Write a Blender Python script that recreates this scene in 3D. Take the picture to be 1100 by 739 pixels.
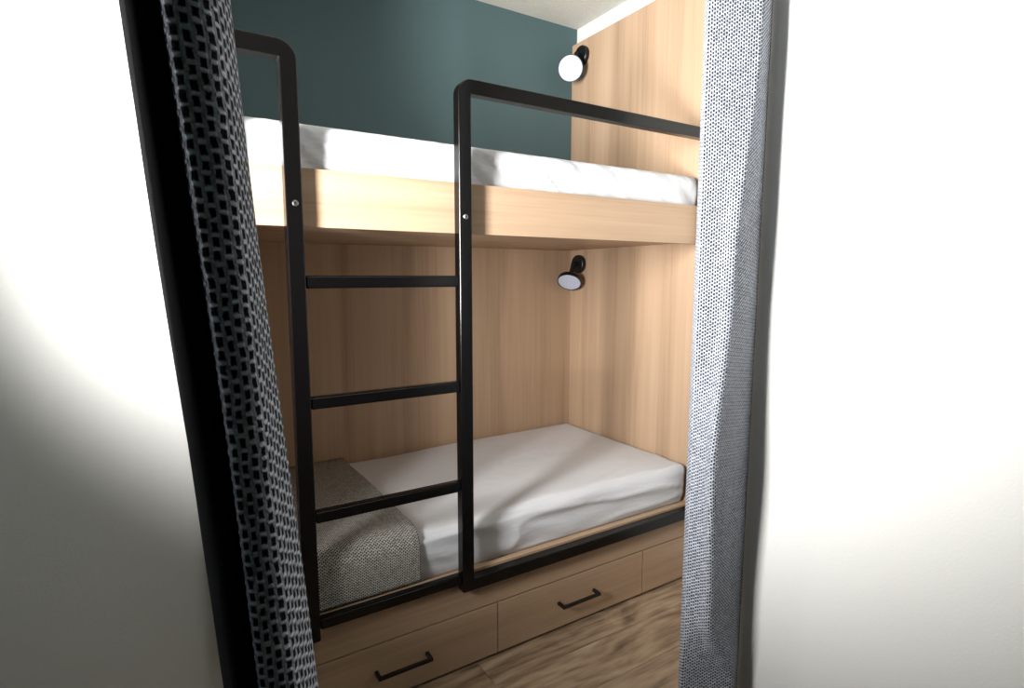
import bpy, bmesh, math, random
from mathutils import Vector, Matrix, noise

scene = bpy.context.scene
for o in list(bpy.data.objects):
    bpy.data.objects.remove(o)
C = scene.collection

# ------------------------------------------------------------------ camera
CAM = Vector((0.0, 0.0, 1.434))
YAW, PITCH, ROLL, FPX = math.radians(31.4706), math.radians(6.7973), math.radians(-0.0989), 600.15
fwd = Vector((math.sin(YAW) * math.cos(PITCH), math.cos(YAW) * math.cos(PITCH), -math.sin(PITCH)))
rgt = Vector((math.cos(YAW), -math.sin(YAW), 0))
upv = rgt.cross(fwd)
r2 = rgt * math.cos(ROLL) + upv * math.sin(ROLL)
u2 = -rgt * math.sin(ROLL) + upv * math.cos(ROLL)
cd = bpy.data.cameras.new('camera')
cam = bpy.data.objects.new('camera', cd)
C.objects.link(cam)
m = Matrix((r2, u2, -fwd)).transposed().to_4x4()
m.translation = CAM
cam.matrix_world = m
cd.sensor_width = 36.0
cd.lens = FPX / 1100.0 * 36.0
cd.shift_x = 15.0 / 1100.0
cd.clip_start = 0.02
scene.camera = cam

# ------------------------------------------------------------------ light
scene.view_settings.view_transform = 'Standard'
scene.view_settings.look = 'None'
scene.view_settings.gamma = 1.0
scene.view_settings.use_curve_mapping = False
scene.view_settings.exposure = 0.0

world = bpy.data.worlds.new('world')
scene.world = world
world.use_nodes = True
world.node_tree.nodes['Background'].inputs[0].default_value = (0.75, 0.87, 1.0, 1)
world.node_tree.nodes['Background'].inputs[1].default_value = 1.0

WX, WY0, WY1, WZ0, WZ1 = -0.72, 0.76, 1.08, 1.20, 2.25      # the window in the left wall
ld = bpy.data.lights.new('window_daylight', 'AREA')
ld.shape = 'RECTANGLE'
ld.size = WY1 - WY0
ld.size_y = WZ1 - WZ0
ld.energy = 90
ld.spread = math.radians(102)
ld.color = (1.0, 0.985, 0.965)
lo = bpy.data.objects.new('window_daylight', ld)
C.objects.link(lo)
lo.location = (WX - 0.02, (WY0 + WY1) / 2, (WZ0 + WZ1) / 2)
lo.rotation_euler = Vector((-1, -0.28, -0.20)).to_track_quat('Z', 'Y').to_euler()


# ------------------------------------------------------------------ helpers
def link(name, me, mat=None, parent=None, smooth=False):
    o = bpy.data.objects.new(name, me)
    C.objects.link(o)
    if mat:
        if not me.materials:
            me.materials.append(mat)
    if parent:
        o.parent = parent
    if smooth:
        for p in me.polygons:
            p.use_smooth = True
    return o


def from_bm(name, bm, mat, parent=None, smooth=False):
    me = bpy.data.meshes.new(name)
    bmesh.ops.recalc_face_normals(bm, faces=bm.faces)
    bm.to_mesh(me)
    bm.free()
    return link(name, me, mat, parent, smooth)


def add_box(bm, x0, x1, y0, y1, z0, z1):
    vs = [bm.verts.new((x, y, z)) for x in (x0, x1) for y in (y0, y1) for z in (z0, z1)]
    for f in ((0, 1, 3, 2), (4, 6, 7, 5), (0, 4, 5, 1), (2, 3, 7, 6), (0, 2, 6, 4), (1, 5, 7, 3)):
        bm.faces.new([vs[i] for i in f])


def box(name, x0, x1, y0, y1, z0, z1, mat, parent=None, bevel=0.0):
    bm = bmesh.new()
    add_box(bm, x0, x1, y0, y1, z0, z1)
    if bevel:
        bmesh.ops.bevel(bm, geom=list(bm.edges), offset=bevel, segments=2, affect='EDGES', profile=0.5)
    return from_bm(name, bm, mat, parent)


def struct(o):
    o['kind'] = 'structure'
    return o


def tag(o, label, cat, group=None):
    o['label'] = label
    o['category'] = cat
    if group:
        o['group'] = group
    return o


def empty(name, loc, label, cat, group=None):
    o = bpy.data.objects.new(name, None)
    C.objects.link(o)
    o.location = loc
    o.empty_display_size = 0.1
    tag(o, label, cat, group)
    return o


def adopt(child, parent):
    """parent a mesh that was built in world coordinates"""
    child.parent = parent
    child.matrix_parent_inverse = Matrix.Translation(parent.location).inverted()
    return child


def tube_between(bm, a, b, r0, r1, n=24, cap=True):
    a, b = Vector(a), Vector(b)
    d = (b - a).normalized()
    u = d.orthogonal().normalized()
    w = d.cross(u)
    A = [bm.verts.new(a + (u * math.cos(t) + w * math.sin(t)) * r0) for t in [2 * math.pi * i / n for i in range(n)]]
    B = [bm.verts.new(b + (u * math.cos(t) + w * math.sin(t)) * r1) for t in [2 * math.pi * i / n for i in range(n)]]
    for i in range(n):
        bm.faces.new((A[i], A[(i + 1) % n], B[(i + 1) % n], B[i]))
    if cap:
        bm.faces.new(A[::-1])
        bm.faces.new(B)


def lathe(bm, a, d, prof, n=40):
    """prof: list of (distance along d from a, radius); ends closed"""
    a, d = Vector(a), Vector(d).normalized()
    u = d.orthogonal().normalized()
    w = d.cross(u)
    rings = []
    for h, r in prof:
        rings.append([bm.verts.new(a + d * h + (u * math.cos(2 * math.pi * i / n) + w * math.sin(2 * math.pi * i / n)) * max(r, 1e-5)) for i in range(n)])
    for A, B in zip(rings, rings[1:]):
        for i in range(n):
            bm.faces.new((A[i], A[(i + 1) % n], B[(i + 1) % n], B[i]))
    bm.faces.new(rings[0][::-1])
    bm.faces.new(rings[-1])


# ------------------------------------------------------------------ materials
def lin(r, g, b):
    f = lambda c: (c / 255 / 12.92) if c / 255 <= 0.04045 else ((c / 255 + 0.055) / 1.055) ** 2.4
    return (f(r), f(g), f(b), 1.0)


class NT:
    def __init__(self, name):
        self.m = bpy.data.materials.new(name)
        self.m.use_nodes = True
        self.t = self.m.node_tree
        self.b = self.t.nodes['Principled BSDF']

    def n(self, kind, **kw):
        nd = self.t.nodes.new(kind)
        for k, v in kw.items():
            setattr(nd, k, v)
        return nd

    def l(self, a, b):
        self.t.links.new(a, b)

    def math(self, op, a, b=None, c=None):
        nd = self.n('ShaderNodeMath', operation=op)
        for i, x in enumerate((a, b, c)):
            if x is None:
                continue
            if isinstance(x, (int, float)):
                nd.inputs[i].default_value = x
            else:
                self.l(x, nd.inputs[i])
        return nd.outputs[0]

    def ramp(self, fac, stops):
        nd = self.n('ShaderNodeValToRGB')
        el = nd.color_ramp.elements
        while len(el) < len(stops):
            el.new(0.5)
        for e, (p, c) in zip(el, stops):
            e.position = p
            e.color = c
        self.l(fac, nd.inputs[0])
        return nd.outputs[0]

    def bump(self, h, strength, dist):
        nd = self.n('ShaderNodeBump')
        nd.inputs['Strength'].default_value = strength
        nd.inputs['Distance'].default_value = dist
        self.l(h, nd.inputs['Height'])
        self.l(nd.outputs[0], self.b.inputs['Normal'])

    def noise(self, vec, scale, detail=4, rough=0.55, dist=0.0):
        nd = self.n('ShaderNodeTexNoise')
        nd.inputs['Scale'].default_value = scale
        nd.inputs['Detail'].default_value = detail
        nd.inputs['Roughness'].default_value = rough
        nd.inputs['Distortion'].default_value = dist
        self.l(vec, nd.inputs['Vector'])
        return nd.outputs['Fac']

    def coords(self, scale=(1, 1, 1), kind='Object', rnd=False):
        tc = self.n('ShaderNodeTexCoord')
        out = tc.outputs[kind]
        if rnd:
            oi = self.n('ShaderNodeObjectInfo')
            cx = self.n('ShaderNodeCombineXYZ')
            k = self.math('MULTIPLY', oi.outputs['Random'], 37.0)
            for i in range(3):
                self.l(k, cx.inputs[i])
            ad = self.n('ShaderNodeVectorMath', operation='ADD')
            self.l(out, ad.inputs[0])
            self.l(cx.outputs[0], ad.inputs[1])
            out = ad.outputs[0]
        mp = self.n('ShaderNodeMapping')
        mp.inputs['Scale'].default_value = scale
        self.l(out, mp.inputs['Vector'])
        return mp.outputs[0]


def plain(name, col, rough=0.5, spec=0.5, metal=0.0):
    k = NT(name)
    k.b.inputs['Base Color'].default_value = col
    k.b.inputs['Roughness'].default_value = rough
    k.b.inputs['Specular IOR Level'].default_value = spec
    k.b.inputs['Metallic'].default_value = metal
    return k.m


def oak(name, grain):
    """light oak laminate; grain is the axis the fibres run along"""
    k = NT(name)
    s1 = [9.0, 9.0, 9.0]
    s2 = [90.0, 90.0, 90.0]
    i = 'xyz'.index(grain)
    s1[i] = 0.35
    s2[i] = 1.6
    a = k.noise(k.coords(s1), 1.0, 3, 0.5, 0.3)
    b = k.noise(k.coords(s2), 1.0, 5, 0.65, 0.2)
    f = k.math('ADD', k.math('MULTIPLY', a, 0.62), k.math('MULTIPLY', b, 0.38))
    col = k.ramp(f, [(0.30, lin(150, 124, 101)), (0.47, lin(174, 147, 121)), (0.58, lin(181, 154, 128)), (0.72, lin(192, 167, 141))])
    k.l(col, k.b.inputs['Base Color'])
    k.b.inputs['Roughness'].default_value = 0.42
    k.b.inputs['Specular IOR Level'].default_value = 0.35
    k.bump(b, 0.12, 0.001)
    return k.m


def floor_wood():
    k = NT('floor_laminate')
    v = k.coords((1.5, 5.0, 1.0), rnd=True)
    a = k.noise(v, 1.7, 3, 0.55, 1.6)
    w = k.n('ShaderNodeTexWave', wave_type='BANDS', bands_direction='Y')
    w.inputs['Scale'].default_value = 1.1
    w.inputs['Distortion'].default_value = 14.0
    w.inputs['Detail'].default_value = 3.0
    w.inputs['Detail Scale'].default_value = 1.1
    k.l(v, w.inputs['Vector'])
    v2 = k.coords((5.0, 75.0, 1.0), rnd=True)
    b = k.noise(v2, 1.0, 6, 0.65, 0.4)
    f = k.math('ADD', k.math('ADD', k.math('MULTIPLY', a, 0.46), k.math('MULTIPLY', w.outputs['Fac'], 0.10)), k.math('MULTIPLY', b, 0.44))
    col = k.ramp(f, [(0.30, lin(92, 75, 60)), (0.41, lin(134, 112, 91)), (0.52, lin(163, 140, 115)), (0.66, lin(185, 165, 140))])
    k.l(col, k.b.inputs['Base Color'])
    k.b.inputs['Roughness'].default_value = 0.45
    k.bump(b, 0.2, 0.0015)
    return k.m


def woven(name, light, dark, scale=1.0):
    """coarse basket weave: pale yarn with staggered upright dark gaps; the UV map is in metres"""
    k = NT(name)
    tc = k.n('ShaderNodeTexCoord')
    sp = k.n('ShaderNodeSeparateXYZ')
    k.l(tc.outputs['UV'], sp.inputs[0])
    PU, PV = 0.0060 * scale, 0.0092 * scale
    nz = k.noise(k.coords((1, 1, 1), 'UV'), 55.0, 2, 0.5)
    wob = k.math('MULTIPLY', k.math('SUBTRACT', nz, 0.5), 0.55)
    wc = k.n('ShaderNodeTexNoise')
    wc.inputs['Scale'].default_value = 260.0 / scale
    wc.inputs['Detail'].default_value = 1.0
    k.l(tc.outputs['UV'], wc.inputs['Vector'])
    wr = k.math('MULTIPLY', k.math('SUBTRACT', wc.outputs['Fac'], 0.5), 0.5)
    cu = k.math('ADD', k.math('ADD', k.math('DIVIDE', sp.outputs[0], PU), wob), k.math('MULTIPLY', wr, 0.55))
    col = k.math('FLOOR', cu)
    fu = k.math('FRACT', cu)
    odd = k.math('MODULO', k.math('ABSOLUTE', col), 2.0)
    off = k.math('ADD', k.math('MULTIPLY', odd, 0.40), k.math('MULTIPLY', col, 0.09))
    cv = k.math('ADD', k.math('ADD', k.math('DIVIDE', sp.outputs[1], PV), off), k.math('ADD', wob, k.math('MULTIPLY', wr, 0.5)))
    fv = k.math('FRACT', cv)
    # the dark upright gap of each cell
    du = k.math('DIVIDE', k.math('ABSOLUTE', k.math('SUBTRACT', fu, 0.5)), 0.27)
    dv = k.math('DIVIDE', k.math('ABSOLUTE', k.math('SUBTRACT', fv, 0.5)), 0.31)
    d = k.math('MAXIMUM', du, dv)
    mr = k.n('ShaderNodeMapRange', interpolation_type='SMOOTHSTEP')
    mr.inputs['From Min'].default_value = 0.70
    mr.inputs['From Max'].default_value = 1.25
    k.l(d, mr.inputs['Value'])
    yarn = mr.outputs[0]
    fib = k.noise(k.coords((1, 1, 1), 'UV'), 900.0, 2, 0.6)
    wn = k.n('ShaderNodeTexWhiteNoise', noise_dimensions='2D')
    cx2 = k.n('ShaderNodeCombineXYZ')
    k.l(k.math('FLOOR', k.math('MULTIPLY', cu, 1.0)), cx2.inputs[0])
    k.l(k.math('FLOOR', k.math('ADD', cv, 0.5)), cx2.inputs[1])
    k.l(cx2.outputs[0], wn.inputs['Vector'])
    body = k.math('MULTIPLY', yarn, k.math('ADD', k.math('ADD', 0.36, k.math('MULTIPLY', wn.outputs['Value'], 0.45)), k.math('MULTIPLY', fib, 0.50)))
    s1 = k.n('ShaderNodeMapRange', interpolation_type='SMOOTHSTEP')
    s1.inputs['From Min'].default_value = 0.30
    s1.inputs['From Max'].default_value = 0.42
    k.l(k.math('ABSOLUTE', k.math('SUBTRACT', fv, 0.5)), s1.inputs['Value'])
    s2 = k.n('ShaderNodeMapRange', interpolation_type='SMOOTHSTEP')
    s2.inputs['From Min'].default_value = 0.46
    s2.inputs['From Max'].default_value = 0.28
    k.l(k.math('ABSOLUTE', k.math('SUBTRACT', fu, 0.5)), s2.inputs['Value'])
    bar = k.math('MULTIPLY', s1.outputs[0], s2.outputs[0])
    body = k.math('MULTIPLY', body, k.math('ADD', 0.70, k.math('MULTIPLY', bar, 0.60)))  # highlights on the crossing yarns painted into the colour, upright yarns darker
    mx = k.n('ShaderNodeMix', data_type='RGBA')
    mx.inputs['A'].default_value = dark
    mx.inputs['B'].default_value = light
    k.l(body, mx.inputs['Factor'])
    k.l(mx.outputs['Result'], k.b.inputs['Base Color'])
    k.b.inputs['Roughness'].default_value = 0.9
    k.b.inputs['Specular IOR Level'].default_value = 0.15
    # round yarn relief
    ru = k.math('SINE', k.math('MULTIPLY', fv, math.pi))
    h = k.math('ADD', k.math('SUBTRACT', k.math('ADD', yarn, k.math('MULTIPLY', fib, 0.25)), k.math('MULTIPLY', ru, 0.15)), k.math('MULTIPLY', bar, 0.6))
    k.bump(h, 0.9, 0.0032 * scale)
    return k.m


def plaster(name, col, size, strength):
    k = NT(name)
    v = k.coords()
    a = k.noise(v, size, 5, 0.6)
    k.b.inputs['Base Color'].default_value = col
    k.b.inputs['Roughness'].default_value = 0.85
    k.b.inputs['Specular IOR Level'].default_value = 0.2
    k.bump(a, strength, 0.004)
    return k.m


def cotton(name, col):
    k = NT(name)
    v = k.coords((1, 1, 1))
    a = k.noise(v, 9.0, 3, 0.5, 0.6)
    mp = k.n('ShaderNodeMapping')
    mp.inputs['Rotation'].default_value = (0.2, math.radians(38), 0.35)
    mp.inputs['Scale'].default_value = (5.0, 14.0, 30.0)
    k.l(v, mp.inputs['Vector'])
    cr = k.noise(mp.outputs[0], 1.0, 3, 0.6, 0.8)
    cr = k.math('POWER', k.math('SUBTRACT', 1.0, k.math('ABSOLUTE', k.math('MULTIPLY', k.math('SUBTRACT', cr, 0.5), 5.0))), 2.0)
    a = k.math('ADD', a, k.math('MULTIPLY', cr, 0.22))
    k.b.inputs['Base Color'].default_value = col
    k.b.inputs['Roughness'].default_value = 0.8
    k.b.inputs['Specular IOR Level'].default_value = 0.2
    k.bump(a, 0.35, 0.006)
    return k.m


M = dict(
    oak_v=oak('oak_upright', 'z'), oak_h=oak('oak_lengthwise', 'x'), floor=floor_wood(),
    white=plaster('white_paint', lin(216, 216, 213), 180, 0.15),
    stucco=plaster('stucco', lin(205, 204, 196), 90, 0.9),
    teal=plaster('teal_paint', lin(80, 101, 105), 220, 0.12),
    steel=plain('black_powder_coat', lin(8, 7, 7), 0.22, 0.3),
    lampblack=plain('black_lamp_enamel', lin(14, 14, 16), 0.4, 0.4),
    chrome=plain('bolt_steel', lin(190, 190, 190), 0.3, 0.5, 1.0),
    hole=plain('socket_black', lin(8, 8, 8), 0.7),
    carcass=plain('dark_carcass', lin(48, 35, 25), 0.8),
    diff=plain('opal_plastic', lin(186, 196, 216), 0.5),
    sheet=cotton('white_sheet', lin(212, 214, 218)),
    weave=woven('grey_woven_cloth', lin(206, 212, 224), lin(17, 19, 24)),
    throw=woven('throw_cloth', lin(222, 219, 211), lin(16, 15, 14)),
    lining=plain('black_lining', lin(14, 14, 16), 0.9, 0.1),
    frame=plain('window_frame_white', lin(236, 236, 232), 0.4),
)
g = NT('window_glass')
mixn = g.n('ShaderNodeMixShader')
tr = g.n('ShaderNodeBsdfTransparent')
gl = g.n('ShaderNodeBsdfGlossy')
gl.inputs['Roughness'].default_value = 0.02
mixn.inputs[0].default_value = 0.06
g.l(tr.outputs[0], mixn.inputs[1])
g.l(gl.outputs[0], mixn.inputs[2])
g.l(mixn.outputs[0], g.t.nodes['Material Output'].inputs[0])
M['glass'] = g.m

# ------------------------------------------------------------------ the room
CEIL = 2.845
YB = 2.647            # face of the wooden back panel
YT = 2.660            # face of the teal wall
XR = 2.130            # face of the wooden end panel
XW = 2.165            # face of the right wall
XL = 0.120            # left end of the bunk
YF = 1.690            # front of the wooden fascia

struct(box('wall_back', XL - 0.1, XW + 0.12, YT, YT + 0.12, -0.05, CEIL + 0.1, M['teal']))
struct(box('wall_right', XW, XW + 0.12, 0.95, YT + 0.12, -0.05, CEIL + 0.1, M['white']))
struct(box('wall_niche', WX - 0.12, XL, YF + 0.012, YT + 0.12, -0.05, CEIL + 0.1, M['white']))
struct(box('wall_partition', 1.400, XW + 0.12, 0.26, 0.945, -0.05, CEIL + 0.1, M['white']))
struct(box('wall_front', WX - 0.12, XW + 0.12, -1.72, -1.60, -0.05, CEIL + 0.1, M['teal']))
struct(box('wall_right_rear', XW, XW + 0.12, -1.60, 0.26, -0.05, CEIL + 0.1, M['teal']))
struct(box('ceiling', WX - 0.12, XW + 0.12, -1.72, YT + 0.12, CEIL, CEIL + 0.12, M['stucco']))
bm = bmesh.new()
add_box(bm, WX - 0.12, WX, -1.60, WY0, -0.05, CEIL)
add_box(bm, WX - 0.12, WX, WY1, YF + 0.012, -0.05, CEIL)
add_box(bm, WX - 0.12, WX, WY0, WY1, -0.05, WZ0)
add_box(bm, WX - 0.12, WX, WY0, WY1, WZ1, CEIL)
struct(from_bm('wall_left', bm, M['teal']))
# window
bm = bmesh.new()
fx0, fx1, t = WX - 0.10, WX - 0.045, 0.05
add_box(bm, fx0, fx1, WY0, WY1, WZ0, WZ0 + t)
add_box(bm, fx0, fx1, WY0, WY1, WZ1 - t, WZ1)
add_box(bm, fx0, fx1, WY0, WY0 + t, WZ0 + t, WZ1 - t)
add_box(bm, fx0, fx1, WY1 - t, WY1, WZ0 + t, WZ1 - t)
win = struct(from_bm('window_1', bm, M['frame']))
box('pane', WX - 0.078, WX - 0.072, WY0 + t, WY1 - t, WZ0 + t, WZ1 - t, M['glass'], win)
box('window_sill', WX + 0.001, WX + 0.06, WY0 - 0.04, WY1 + 0.04, WZ0 - 0.03, WZ0 - 0.002, M['frame'], win, 0.004)

# floor: laminate planks
floor = struct(box('floor', WX - 0.12, XW + 0.12, -1.72, YT + 0.12, -0.06, -0.0085, M['carcass']))
rnd = random.Random(4)
PW, PL = 0.192, 1.285
bm = bmesh.new()
add_box(bm, 0, PL - 0.0012, 0, PW - 0.0012, -0.008, 0)
top = [e for e in bm.edges if all(v.co.z > -0.001 for v in e.verts)]
bmesh.ops.bevel(bm, geom=top, offset=0.0016, segments=1, affect='EDGES')
plank_me = bpy.data.meshes.new('plank')
bmesh.ops.recalc_face_normals(bm, faces=bm.faces)
bm.to_mesh(plank_me)
bm.free()
plank_me.materials.append(M['floor'])
row = 0
y = 1.75 - PW * 18
while y < 1.72:
    x = WX - rnd.uniform(0.1, 1.1)
    while x < XW:
        a, b = max(x, WX), min(x + PL, XW)
        if b - a > 0.05:
            o = link('plank', plank_me, None, floor)
            o.location = (a, y, 0)
            o.scale = ((b - a) / PL, 1, 1)
        x += PL
    y += PW
    row += 1

# ------------------------------------------------------------------ bunk
bunk = empty('bunk_bed', (1.12, 2.15, 0), 'built-in light oak bunk bed with two berths and drawers under the lower one', 'bunk bed')


def part(name, *a, bevel=0.0, mat='oak_h', parent=None):
    o = box(name, *a, M[mat], None, bevel)
    return adopt(o, parent or bunk) if parent is None else adopt(o, parent)


# upper berth
part('upper_fascia', XL, XR - 0.001, YF, YF + 0.022, 1.580, 1.746, bevel=0.0015)
part('upper_deck', XL, XR - 0.001, YF + 0.023, YB, 1.592, 1.622)
part('upper_deck_rail', XL, XR - 0.001, YB - 0.024, YB - 0.002, 1.623, 1.70)
# lower berth
part('lower_board', XL, XR - 0.001, YF, YF + 0.024, 0.219, 0.376, bevel=0.0015)
part('lower_deck', XL, XR - 0.001, YF + 0.025, YB - 0.001, 0.330, 0.358)
part('back_panel', XL, XR - 0.001, YB, YT - 0.0005, 0.0, 1.591, mat='oak_v')
part('end_panel', XR, XW - 0.0005, YF - 0.03, YT - 0.0005, 0.0, 2.749, bevel=0.0015, mat='oak_v')
part('foot_panel', XL + 0.001, XL + 0.02, YF + 0.025, YB - 0.001, 0.36, 1.591, mat='oak_v')
part('carcass', XL, XR - 0.001, YF + 0.022, YF + 0.05, 0.002, 0.218, mat='carcass')


def drawer(x0, x1, handle=True):
    d = part('drawer', x0, x1, YF, YF + 0.019, 0.012, 0.214, bevel=0.0015)
    if handle:
        c = (x0 + x1) / 2
        h = bmesh.new()
        add_box(h, c - 0.098, c + 0.098, YF - 0.042, YF - 0.032, 0.1135, 0.1245)
        add_box(h, c - 0.098, c - 0.087, YF - 0.032, YF, 0.1135, 0.1245)
        add_box(h, c + 0.087, c + 0.098, YF - 0.032, YF, 0.1135, 0.1245)
        hd = from_bm('handle', h, M['lampblack'])
        hd.parent = d
        hd['label'] = 'black bar handle'
    return d


drawer(0.262, 1.030)
drawer(1.034, 1.793)
part('drawer_end_panel', 1.798, XR - 0.001, YF, YF + 0.019, 0.012, 0.214, bevel=0.0015)
part('drawer_end_panel', XL, 0.258, YF, YF + 0.019, 0.012, 0.214, bevel=0.0015)


# ------------------------------------------------------------------ black ladder and guard frame
frame = empty('bunk_ladder', (0.62, 1.67, 0.322), 'black steel ladder and guard frame bolted to the front of the bunk bed', 'ladder')
FY0, FY1 = 1.650, 1.6885


def rounded(x0, x1, z0, z1, rt, n=8, rb=0.006):
    pts = []
    for cx, cz, a0, r in ((x1 - rt, z1 - rt, 0, rt), (x0 + rt, z1 - rt, 90, rt), (x0 + rb, z0 + rb, 180, rb), (x1 - rb, z0 + rb, 270, rb)):
        for i in range(n + 1):
            a = math.radians(a0 + 90 * i / n)
            pts.append((cx + r * math.cos(a), cz + r * math.sin(a)))
    return pts


def hoop(name, x0, x1, z0, z1, w, ro, ri):
    bm = bmesh.new()
    po, pi = rounded(x0, x1, z0, z1, ro), rounded(x0 + w, x1 - w, z0 + w, z1 - w, ri)
    V = [[bm.verts.new((x, y, z)) for x, z in p] for y in (FY0, FY1) for p in (po, pi)]
    n = len(po)
    oF, iF, oB, iB = V
    for i in range(n):
        j = (i + 1) % n
        bm.faces.new((oF[i], oF[j], iF[j], iF[i]))
        bm.faces.new((oB[i], iB[i], iB[j], oB[j]))
        bm.faces.new((oF[i], oB[i], oB[j], oF[j]))
        bm.faces.new((iF[i], iF[j], iB[j], iB[i]))
    bmesh.ops.recalc_face_normals(bm, faces=bm.faces)
    o = from_bm(name, bm, M['steel'])
    md = o.modifiers.new('edge', 'BEVEL')
    md.width = 0.0035
    md.segments = 3
    md.limit_method = 'ANGLE'
    md.angle_limit = math.radians(50)
    for p in o.data.polygons:
        p.use_smooth = False
    return adopt(o, frame)


Z0, Z1 = 0.322, 2.071
hoop('grab_rail', 0.122, 0.3700, Z0, Z1, 0.046, 0.052, 0.010)
hoop('guard_rail', 0.8640, 2.124, Z0, Z1 - 0.003, 0.046, 0.050, 0.006)
rung_me = None
for zc in (1.4215, 1.066, 0.7146, 0.3715):
    bm = bmesh.new()
    add_box(bm, 0.3695, 0.8645, 1.654, 1.684, zc - 0.0185, zc + 0.0185)
    bmesh.ops.bevel(bm, geom=list(bm.edges), offset=0.005, segments=3, affect='EDGES')
    adopt(from_bm('rung', bm, M['steel']), frame)
for x, z in ((0.350, 1.640), (0.887, 1.632)):
    bm = bmesh.new()
    lathe(bm, (x, FY0 + 0.001, z), (0, -1, 0), [(0, 0.0085), (0.002, 0.0085), (0.0038, 0.0068), (0.004, 0.0042), (0.0012, 0.0040)], 20)
    b = adopt(from_bm('bolt', bm, M['chrome']), frame)
    bm = bmesh.new()
    lathe(bm, (x, FY0 - 0.0001, z), (0, -1, 0), [(0, 0.0038), (0.0008, 0.0038)], 6)
    s = from_bm('bolt_socket', bm, M['hole'])
    s.parent = b
    b['label'] = 'steel hex socket bolt'


# ------------------------------------------------------------------ mattresses and throw
def sweep_cloth(name, x0, x1, prof, mat, nx, disp, thick=None, endr=0.0, closed=True):
    """prof: list of (y, z, ny, nz) across the bed; swept along x"""
    bm = bmesh.new()
    uvl = bm.loops.layers.uv.new('UVMap')
    arc = [0.0]
    for a, b in zip(prof, prof[1:]):
        arc.append(arc[-1] + math.hypot(b[0] - a[0], b[1] - a[1]))
    rows = []
    cy = sum(p[0] for p in prof) / len(prof)
    cz = sum(p[1] for p in prof) / len(prof)
    for i in range(nx + 1):
        x = x0 + (x1 - x0) * i / nx
        ins = 0.0
        if endr:
            e = min(x - x0, x1 - x)
            if e < endr:
                ins = endr - math.sqrt(max(endr * endr - (endr - e) ** 2, 0))
        r = []
        for k, (py, pz, ny, nz) in enumerate(prof):
            d = disp(x, py, pz, arc[k], ny, nz) - ins
            r.append(bm.verts.new((x, py + ny * d, pz + nz * d)))
        rows.append(r)
    for i in range(nx):
        for k in range(len(prof) - 1):
            f = bm.faces.new((rows[i][k], rows[i + 1][k], rows[i + 1][k + 1], rows[i][k + 1]))
            uv = ((i, k), (i + 1, k), (i + 1, k + 1), (i, k + 1))
            for lp, (a, b) in zip(f.loops, uv):
                lp[uvl].uv = (5 + (x1 - x0) * a / nx, 5 + arc[b])
    if closed:
        for i in range(nx):
            bm.faces.new((rows[i][-1], rows[i + 1][-1], rows[i + 1][0], rows[i][0]))
        bm.faces.new(rows[0])
        bm.faces.new(rows[-1][::-1])
    o = from_bm(name, bm, mat, None, True)
    if thick:
        md = o.modifiers.new('thickness', 'SOLIDIFY')
        md.thickness = thick
        md.offset = 0.0
    return o


def bed_profile(y0, y1, z0, z1, r, nfront=14, ntop=40, back=True, tuck=0.0):
    """from the front bottom edge up the front, over the top to the back"""
    P = []
    for i in range(nfront):
        P.append((y0 + tuck * (1 - i / nfront) ** 1.3, z0 + (z1 - r - z0) * i / nfront, -1, 0))
    for i in range(9):
        a = math.radians(90 * i / 8)
        P.append((y0 + r - r * math.cos(a), z1 - r + r * math.sin(a), -math.cos(a), math.sin(a)))
    rb = 0.02
    for i in range(1, ntop):
        P.append((y0 + r + (y1 - rb - y0 - r) * i / ntop, z1, 0, 1))
    if back:
        for i in range(5):
            a = math.radians(90 * i / 4)
            P.append((y1 - rb + rb * math.sin(a), z1 - rb + rb * math.cos(a), math.sin(a), math.cos(a)))
        P.append((y1, z0, 1, 0))
    else:
        P.append((y1, z1, 0, 1))
    return P


def ridge(v):
    return (1 - abs(v)) ** 3


def disp_upper(x, y, z, s, ny, nz):
    w = 1.0 if ny < -0.3 else 0.35
    q = x * 0.72 + z * 0.95
    p = x * 0.6 - z * 0.75
    d = 0.006 * noise.noise((q * 13, p * 3.0, 3.1)) + 0.006 * noise.noise((q * 34, p * 6, 8.0))
    d += 0.006 * ridge(noise.noise((q * 8.0, p * 1.6, 1.7)) * 1.6)
    w *= 1 - 0.92 * max(0, nz)
    return d * w * min(1, s / 0.04) - 0.006


def disp_lower(x, y, z, s, ny, nz):
    d = 0
    q = x * 0.30 - (z if ny < -0.3 else y) * 1.0
    p = x * 1.0 + y * 0.2
    if ny < -0.2:
        d = 0.009 * noise.noise((x * 5 + z * 9, z * 16, 5.0)) + 0.010 * ridge(noise.noise((x * 1.6 - z * 2, z * 9 + x * 2.0, 2.0)) * 1.7)
    else:
        f = max(0.25, 1 - (y - 1.7) / 0.5)
        d = (0.006 * noise.noise((p * 2.2, q * 9, 1.0)) + 0.004 * noise.noise((p * 5, q * 22, 6.0))) * f
        d += 0.006 * f * ridge(noise.noise((p * 1.3, q * 6, 9.4)) * 1.8)
    sag = -0.012 * math.exp(-((x - 0.85) / 0.35) ** 2) if nz > 0.3 else 0
    return d * min(1, s / 0.03) + sag - 0.005


mu = sweep_cloth('mattress', XL + 0.03, XR - 0.012, bed_profile(1.718, 2.640, 1.623, 1.887, 0.035), M['sheet'], 300, disp_upper, endr=0.03)
tag(mu, 'thick mattress in a white fitted sheet on the upper berth', 'mattress', 'mattresses in white fitted sheets')
ml = sweep_cloth('mattress', XL + 0.03, XR - 0.012, bed_profile(1.724, 2.638, 0.3605, 0.552, 0.045, tuck=0.016), M['sheet'], 300, disp_lower, endr=0.03)
tag(ml, 'mattress in a white fitted sheet on the lower berth, woven throw across its foot', 'mattress', 'mattresses in white fitted sheets')


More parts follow.
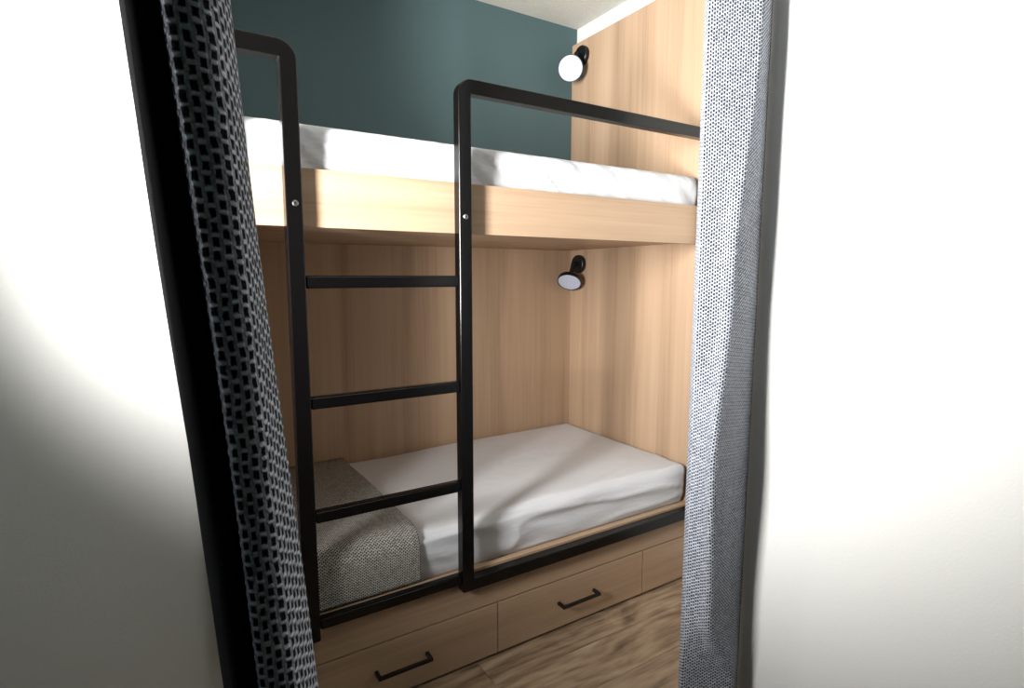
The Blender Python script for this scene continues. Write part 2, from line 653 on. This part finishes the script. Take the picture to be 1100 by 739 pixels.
def disp_throw(x, y, z, s, ny, nz):
    return 0.006 * noise.noise((x * 4, y * 4 + z * 4, 0.3)) + 0.002 * noise.noise((x * 13, y * 12 + z * 9, 4.3)) + 0.004


pth = [p for p in bed_profile(1.714, 2.632, 0.386, 0.562, 0.060, back=False)]
th = sweep_cloth('bed_throw', XL + 0.035, 0.728, pth, M['throw'], 90, disp_throw, thick=0.007, closed=False)
tag(th, 'grey woven throw spread over the foot of the lower mattress', 'throw')


# ------------------------------------------------------------------ reading lamps
def wall_lamp(base, head, normal, label):
    base, head, n = Vector(base), Vector(head), Vector(normal).normalized()
    t = empty('wall_lamp', base, label, 'lamp', 'black reading lamps')
    bm = bmesh.new()
    lathe(bm, base, (-1, 0, 0), [(0, 0.052), (0.022, 0.052), (0.026, 0.048)], 40)
    adopt(from_bm('base', bm, M['lampblack']), t)
    bm = bmesh.new()
    back = head - n * 0.042
    a = base + Vector((-0.026, 0, 0))
    tube_between(bm, a + Vector((0.004, 0, 0)), a + Vector((-0.030, 0, 0)), 0.014, 0.014, 20)
    tube_between(bm, a + Vector((-0.024, 0, 0)), back, 0.013, 0.013, 20)
    adopt(from_bm('arm', bm, M['lampblack']), t)
    bm = bmesh.new()
    lathe(bm, back - n * 0.012, n, [(0, 0.022), (0.010, 0.040), (0.022, 0.058), (0.030, 0.067), (0.054, 0.069), (0.054, 0.0655), (0.048, 0.0650)], 48)
    hd = adopt(from_bm('lamp_head', bm, M['lampblack']), t)
    bm = bmesh.new()
    lathe(bm, head - n * 0.009, n, [(0, 0.0650), (0.0062, 0.0650), (0.0078, 0.0635)], 48)
    df = from_bm('diffuser', bm, M['diff'])
    df.parent = hd
    df['label'] = 'white round diffuser'
    return t


wall_lamp((XR - 0.0005, 2.560, 2.662), (2.012, 2.525, 2.566), (-0.60, -0.74, -0.30), 'black round reading lamp on the end panel above the upper mattress')
wall_lamp((XR - 0.0005, 2.560, 1.510), (2.030, 2.534, 1.404), (-0.52, -0.387, -0.762), 'black round reading lamp tilted down in the corner of the lower berth')


# ------------------------------------------------------------------ curtains
def catmull(P, n=10):
    out = []
    Q = [Vector(p) for p in P]
    Q = [Q[0] * 2 - Q[1]] + Q + [Q[-1] * 2 - Q[-2]]
    for i in range(1, len(Q) - 2):
        for k in range(n):
            t = k / n
            a, b, c, d = Q[i - 1], Q[i], Q[i + 1], Q[i + 2]
            out.append(0.5 * ((2 * b) + (c - a) * t + (2 * a - 5 * b + 4 * c - d) * t * t + (3 * b - a - 3 * c + d) * t ** 3))
    out.append(Q[-2])
    return out


def curtain_mesh(name, path, z0, z1, nz, warp, mat, thick, parent, n=10):
    P = catmull(path, n)
    arc = [0.0]
    for a, b in zip(P, P[1:]):
        arc.append(arc[-1] + (b - a).length)
    bm = bmesh.new()
    uvl = bm.loops.layers.uv.new('UVMap')
    rows = []
    for j in range(nz + 1):
        z = z0 + (z1 - z0) * j / nz
        r = []
        for k, p in enumerate(P):
            x, y = warp(p[0], p[1], z, arc[k])
            r.append(bm.verts.new((x, y, z)))
        rows.append(r)
    for j in range(nz):
        for k in range(len(P) - 1):
            f = bm.faces.new((rows[j][k], rows[j][k + 1], rows[j + 1][k + 1], rows[j + 1][k]))
            for lp, (a, b) in zip(f.loops, ((j, k), (j, k + 1), (j + 1, k + 1), (j + 1, k))):
                lp[uvl].uv = (5 + arc[b], 5 + z0 + (z1 - z0) * a / nz)
    me = bpy.data.meshes.new(name)
    bm.to_mesh(me)
    bm.free()
    o = link(name, me, mat, None, True)
    md = o.modifiers.new('thickness', 'SOLIDIFY')
    md.thickness = thick
    md.offset = 0.0
    return adopt(o, parent)


# near curtain, gathered at the left; it leans as it hangs
cl = empty('curtain', (0.09, 0.42, 0.0), 'grey woven curtain gathered at the left nearest the camera, black lining showing', 'curtain', 'grey woven curtains')


def edge_x(z):
    return 1.075 * (0.0555 + 0.064 * (1.538 - z)) - 0.005 * max(0, (1.30 - z)) ** 2


def warp_l(x, y, z, s):
    return x + edge_x(z) + 0.0015 * math.sin(z * 9 + s * 60), y + 0.003 * math.sin(z * 5.0)


ZC = CEIL - 0.036
path = [(-0.044, 0.520), (-0.016, 0.508), (-0.040, 0.484), (-0.012, 0.470), (-0.034, 0.452), (-0.010, 0.444), (-0.001, 0.436),
        (0.000, 0.427), (-0.0065, 0.411), (-0.0145, 0.3960), (-0.021, 0.3900), (-0.031, 0.3890), (-0.040, 0.394), (-0.039, 0.410)]
curtain_mesh('cloth', path, 0.012, ZC, 120, warp_l, M['weave'], 0.0022, cl, 8)
path = [(-0.034, 0.440), (-0.037, 0.418), (-0.042, 0.406), (-0.050, 0.403), (-0.057, 0.410), (-0.059, 0.440), (-0.060, 0.525)]
curtain_mesh('lining', path, 0.012, ZC, 60, warp_l, M['lining'], 0.0018, cl, 6)['label'] = 'black lining'

# far curtain, hanging against the partition at the right
cr = empty('curtain', (1.28, 0.93, 0.0), 'grey woven curtain hanging full length at the right of the bunk, against the white partition', 'curtain', 'grey woven curtains')


def lerp_table(t, z):
    for (z0, a), (z1, b) in zip(t, t[1:]):
        if z <= z1:
            f = min(1, max(0, (z - z0) / (z1 - z0)))
            f = f * f * (3 - 2 * f)
            return a + (b - a) * f
    return t[-1][1]


RIDGE = [(0.0, 1.47), (0.33, 1.47), (0.52, 1.36), (0.95, 1.35), (1.40, 1.392), (2.05, 1.455), (2.8, 1.46)]


def right_path(z):
    """cross-section of the far curtain at height z: leading hem, lit face, ridge, shaded face"""
    q = lerp_table(RIDGE, z)
    w = 0.010 * noise.noise((2.0, z * 2.6, 1.0))
    yr = 0.884 + w
    rx = q * yr
    hem = 0.004 * noise.noise((7.0, z * 3.0, 2.0))
    mx, my = (1.189 + rx) / 2, (0.951 + yr) / 2
    bend = 0.006 * noise.noise((4.0, z * 3.5, 5.0))
    t = 1.394
    return [(1.245, 1.010), (1.212, 0.990), (1.188, 0.960), (1.1885 + hem * 0.2, 0.9505), (mx + bend, my + bend), (rx - 0.012, yr + 0.008), (rx, yr),
            (rx + 0.016, yr + 0.004), (rx + (t - rx) * 0.5, yr + (0.930 - yr) * 0.45 + 0.010 * noise.noise((9.0, z * 3.2, 3.0))), (t, 0.930)]


bm = bmesh.new()
uvl = bm.loops.layers.uv.new('UVMap')
NZ, rows, arcs = 150, [], []
for j in range(NZ + 1):
    z = 0.012 + (ZC - 0.012) * j / NZ
    P = catmull(right_path(z), 9)
    arc = [0.0]
    for a, b in zip(P, P[1:]):
        arc.append(arc[-1] + (b - a).length)
    rows.append([bm.verts.new((p[0], p[1], z)) for p in P])
    arcs.append(arc)
for j in range(NZ):
    for k in range(len(rows[0]) - 1):
        f = bm.faces.new((rows[j][k], rows[j][k + 1], rows[j + 1][k + 1], rows[j + 1][k]))
        for lp, (a, b) in zip(f.loops, ((j, k), (j, k + 1), (j + 1, k + 1), (j + 1, k))):
            lp[uvl].uv = (5 + arcs[a][b], 5 + (ZC - 0.012) * a / NZ)
me = bpy.data.meshes.new('cloth')
bm.to_mesh(me)
bm.free()
o = link('cloth', me, M['weave'], None, True)
md = o.modifiers.new('thickness', 'SOLIDIFY')
md.thickness = 0.0022
md.offset = 0.0
adopt(o, cr)

rail = box('curtain_track', WX + 0.3, 1.395, 0.90, 0.925, CEIL - 0.022, CEIL - 0.0005, M['frame'], None, 0.002)
tag(rail, 'white ceiling track that carries the right curtain', 'curtain track')
rail = box('curtain_track', -0.9, 0.30, 0.44, 0.465, CEIL - 0.022, CEIL - 0.0005, M['frame'], None, 0.002)
tag(rail, 'white ceiling track that carries the near curtain', 'curtain track')
